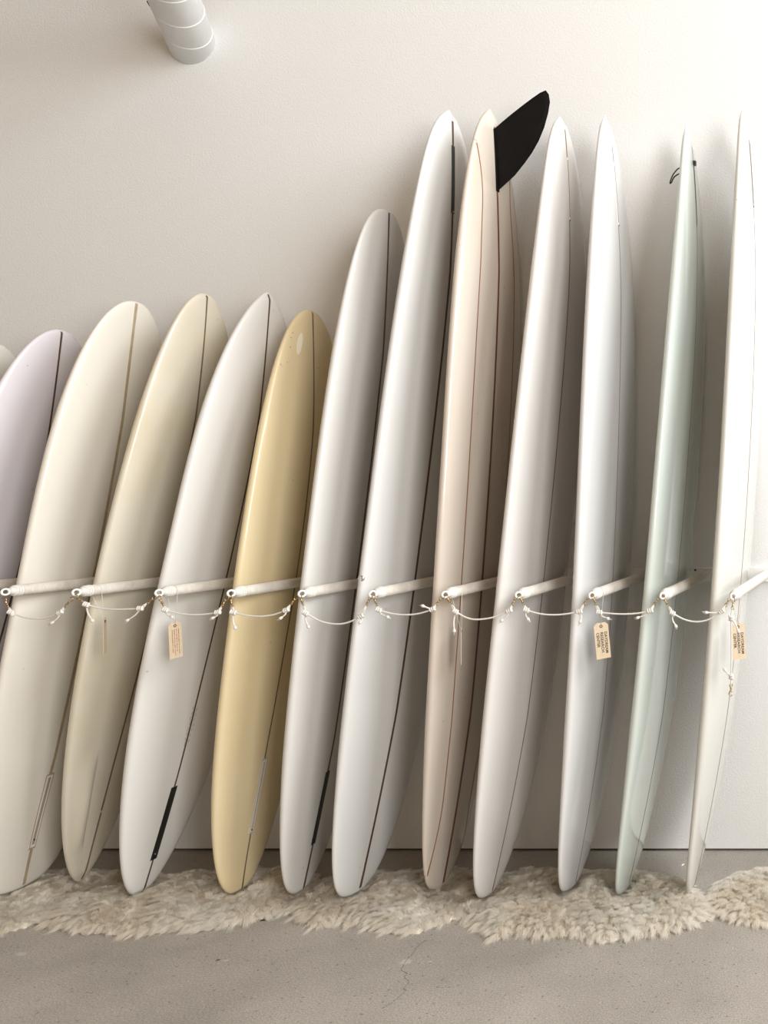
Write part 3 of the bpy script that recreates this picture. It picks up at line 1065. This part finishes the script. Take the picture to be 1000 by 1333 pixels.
def press(x, y):
    """how far the wool is pressed down by the boards (0..1)"""
    r = np.zeros(x.shape)
    for (tx, ty) in TAILS:
        d = np.hypot((x - tx) / .045, (y - ty) / .10)
        r = np.maximum(r, np.clip(1.25 - d * .85, 0, 1))
    return r


def wob(x, y, s, ph):
    return (np.sin(x * s + ph) * np.cos(y * s * 1.3 + ph * 2.1) + .6 * np.sin(x * s * 2.3 + y * s * 1.7 + ph * .7) + .4 * np.cos(y * s * 3.1 - x * s * 1.9 + ph)) / 2


def rug_height(P, x, y, lift, ph):
    d, gx, gy = poly_dist(P, x, y)
    h = .004 + .024 * (1 - np.exp(-d / .04)) + .010 * wob(x, y, 26, ph) * np.clip(d / .05, 0, 1) + lift * np.clip(d / .06, 0, 1)
    h = h * (1 - .75 * press(x, y))
    return np.maximum(h, .003), d, gx, gy


def fur_strands(P, lift, ph, density, length):
    P = np.array(P)
    x0, y0 = P.min(0)
    x1, y1 = P.max(0)
    N = int((x1 - x0) * (y1 - y0) * density)
    x = RNG.uniform(x0, x1, N)
    y = RNG.uniform(y0, y1, N)
    m = poly_inside(P, x, y)
    x, y = x[m], y[m]
    N = len(x)
    # locks: every strand belongs to the nearest centre of a jittered grid
    cs = .017
    gi, gj = np.floor(x / cs).astype(int), np.floor(y / cs).astype(int)
    def cell(i, j):
        h1 = np.sin(i * 127.1 + j * 311.7 + ph * 17) * 43758.5453
        h2 = np.sin(i * 269.5 + j * 183.3 + ph * 31) * 43758.5453
        h3 = np.sin(i * 419.2 + j * 371.9 + ph * 13) * 43758.5453
        h4 = np.sin(i * 77.3 + j * 91.7 + ph * 5) * 43758.5453
        return h1 - np.floor(h1), h2 - np.floor(h2), h3 - np.floor(h3), h4 - np.floor(h4)
    best = np.full(N, 1e9)
    cx, cy, ca, cl = np.zeros(N), np.zeros(N), np.zeros(N), np.zeros(N)
    for di in (-1, 0, 1):
        for dj in (-1, 0, 1):
            r1, r2, r3, r4 = cell(gi + di, gj + dj)
            px, py = (gi + di + r1) * cs, (gj + dj + r2) * cs
            d = np.hypot(x - px, y - py)
            mm = d < best
            best = np.where(mm, d, best)
            cx, cy, ca, cl = np.where(mm, px, cx), np.where(mm, py, cy), np.where(mm, r3, ca), np.where(mm, r4, cl)

    def grow(x, y, L, ja, jb):
        h, d, gx, gy = rug_height(P, x, y, lift, ph)
        edge = np.exp(-d / .035)
        flow = 2.2 * wob(x, y, 6, ph + 1.3) - 1.2
        fx, fy = np.cos(flow) * .45, np.sin(flow) * .45
        hx = fx + gx * edge * .95 + .75 * np.cos(ca * 6.283) * .6 + ja
        hy = fy - .15 + gy * edge * .95 + .75 * np.sin(ca * 6.283) * .6 + jb
        up = 1.0 - .55 * edge
        out = []
        for s in (0, .3, .6, 1.0):
            px = x + L * hx * (.45 * s + .5 * s * s)
            py = y + L * hy * (.45 * s + .5 * s * s)
            pz = h + L * (up * s - (.42 + .35 * edge) * s * s)
            out.append((px, py, pz))
        return out
    pr = press(x, y)
    L = length * (0.75 + .5 * cl) * RNG.uniform(.8, 1.15, N) * (1 - .55 * pr) * (1 - .25 * np.exp(-poly_dist(P, x, y)[0] / .03))
    own = grow(x, y, L, RNG.normal(0, .33, N), RNG.normal(0, .33, N))
    cen = grow(cx, cy, length * (0.75 + .5 * cl) * (1 - .55 * pr), 0, 0)
    pts = []
    for (a, c, s) in zip(own, cen, (0, .12, .26, .45)):
        q = np.stack([a[i] + (c[i] - a[i]) * s for i in range(3)], -1)
        q[:, 2] = np.maximum(q[:, 2], .0015 + .002 * s)
        pts.append(q)
    ang = RNG.uniform(0, math.pi, N)
    wv = np.stack([np.cos(ang), np.sin(ang) * .6, np.zeros(N)], -1)
    W = RNG.uniform(.00045, .00085, N)[:, None]
    V = np.stack([pts[0] - wv * W, pts[0] + wv * W, pts[2] - wv * W * .8, pts[2] + wv * W * .8, pts[3]], 1)  # N,5,3
    V[:, 2] += (pts[1] - (pts[0] + pts[2]) / 2) * .6
    V[:, 3] += (pts[1] - (pts[0] + pts[2]) / 2) * .6
    base = np.arange(N)[:, None] * 5
    return V.reshape(-1, 3), base + np.array([[0, 1, 3, 2]]), base + np.array([[2, 3, 4]])


def fast_mesh(name, V, quads, tris, mat, parent):
    me = bpy.data.meshes.new(name)
    me.vertices.add(len(V))
    me.vertices.foreach_set('co', V.astype(np.float32).ravel())
    nl = len(quads) * 4 + len(tris) * 3
    me.loops.add(nl)
    me.loops.foreach_set('vertex_index', np.concatenate([quads.ravel(), tris.ravel()]).astype(np.int32))
    npoly = len(quads) + len(tris)
    me.polygons.add(npoly)
    st = np.concatenate([np.arange(len(quads)) * 4, len(quads) * 4 + np.arange(len(tris)) * 3]).astype(np.int32)
    me.polygons.foreach_set('loop_start', st)
    me.update(calc_edges=True)
    me.shade_smooth()
    me.materials.append(mat)
    o = bpy.data.objects.new(name, me)
    COL.objects.link(o)
    o.parent = parent
    return o


for ri, (label, P, lift) in enumerate(RUGS):
    Pn = np.array(P)
    c0 = Pn.mean(0)
    root = empty('sheepskin_rug', (c0[0], c0[1], 0), label, 'rug', 'sheepskins under the boards')
    ph = ri * 2.37 + .6
    # hide: a low cushion clipped to the outline
    cs = .016
    xs = np.arange(Pn[:, 0].min(), Pn[:, 0].max() + cs, cs)
    ys = np.arange(Pn[:, 1].min(), Pn[:, 1].max() + cs, cs)
    GX, GY = np.meshgrid(xs, ys, indexing='ij')
    ins = poly_inside(Pn, GX + cs / 2, GY + cs / 2)[:-1, :-1]
    hh = rug_height(Pn, GX, GY, lift, ph)[0]
    nx, ny = GX.shape
    top = np.stack([GX - c0[0], GY - c0[1], hh], -1).reshape(-1, 3)
    bot = top.copy()
    bot[:, 2] = .0005
    idx = np.arange(nx * ny).reshape(nx, ny)
    quads = []
    ii, jj = np.nonzero(ins)
    for a, b in zip(ii, jj):
        q = (idx[a, b], idx[a + 1, b], idx[a + 1, b + 1], idx[a, b + 1])
        quads.append(q)
        quads.append(tuple(i + nx * ny for i in q[::-1]))
        for (e0, e1, na, nb) in ((0, 1, a, b - 1), (1, 2, a + 1, b), (2, 3, a, b + 1), (3, 0, a - 1, b)):
            if not (0 <= na < nx - 1 and 0 <= nb < ny - 1 and ins[na, nb]):
                quads.append((q[e0], q[e1], q[e1] + nx * ny, q[e0] + nx * ny))
    used = sorted({i for q in quads for i in q})
    remap = {u: i for i, u in enumerate(used)}
    allv = np.concatenate([top, bot])
    make('hide', allv[used], [tuple(remap[i] for i in q) for q in quads], M['hide'], root)
    V, q, t = fur_strands(P, lift, ph, 360000, .036)
    V = V - np.array([c0[0], c0[1], 0])
    fo = fast_mesh('wool', V, q, t, M['fur'], root)
    fo['kind'] = 'stuff'

# ------------------------------------------------------------------ marks on the concrete


def blob(name, x, y, rx, ry, mat, seed, h=.0006, n=18):
    r = random.Random(seed)
    v = [(0, 0, h)]
    for k in range(n):
        a = 2 * math.pi * k / n
        s = r.uniform(.72, 1.1)
        v.append((rx * s * math.cos(a), ry * s * math.sin(a), 0.0002))
    f = [(0, 1 + k, 1 + (k + 1) % n) for k in range(n)]
    o = make(name, v, f, mat, smooth=False)
    o.location = (x, y, 0)
    return o


FLOOR = bpy.data.objects['floor']
for (x, y, rx, ry, s) in ((-1.715, -.837, .021, .018, 1), (-1.635, -.838, .010, .006, 2), (-3.02, -.79, .02, .012, 4), (-2.31, -.83, .012, .005, 5)):
    o = blob('pale_spot', x, y, rx, ry, M['stain'], s)
    o.parent = FLOOR
crk = [(-1.722, -.70), (-1.728, -.75), (-1.718, -.80), (-1.712, -.86), (-1.70, -.885), (-1.672, -.905), (-1.668, -.925), (-1.638, -.955), (-1.64, -.985), (-1.622, -1.0), (-1.628, -1.05), (-1.645, -1.10)]
mb = MB()
rc = random.Random(2)
pp = []
for a, b in zip(crk[:-1], crk[1:]):
    for i in range(5):
        t = i / 5
        pp.append((a[0] + (b[0] - a[0]) * t + rc.uniform(-.003, .003), a[1] + (b[1] - a[1]) * t, .0002))
mb.tube(pp, [.0011 * rc.uniform(.3, 1.0) for _ in pp], 5)
mb.build('crack', M['crack'], FLOOR)
chips = [(-2.336, -.828, .007, 'dark wood chip lying on the concrete below the yellow board', .5),
         (-2.372, -.572, .009, 'dark crumb against the sheepskin edge below the yellow board', .2),
         (-1.63, -.845, .003, 'tiny black speck on the concrete below the tan board', 0.0),
         (-.995, -.13, .010, 'small pale scrap on the floor by the wall right of the mint board', 1.1)]
for i, (x, y, s, label, a) in enumerate(chips):
    v = [(-s, -s * .35, 0.0003), (s, -s * .2, 0.0003), (s * .8, s * .3, 0.0003), (-s * .7, s * .4, 0.0003), (-s * .6, -s * .1, s * .35), (s * .6, 0, s * .25), (0, s * .2, s * .4)]
    f = [(0, 1, 2, 3), (0, 1, 5, 4), (1, 2, 5), (2, 3, 6, 5), (3, 0, 4, 6), (4, 5, 6)]
    o = make('floor_chip', v, f, M['box_white'] if i == 3 else M['black'], smooth=False)
    o.location = (x, y, 0)
    o.rotation_euler = (0, 0, a)
    o['label'] = label
    o['category'] = 'debris'
    o['group'] = 'bits on the floor'
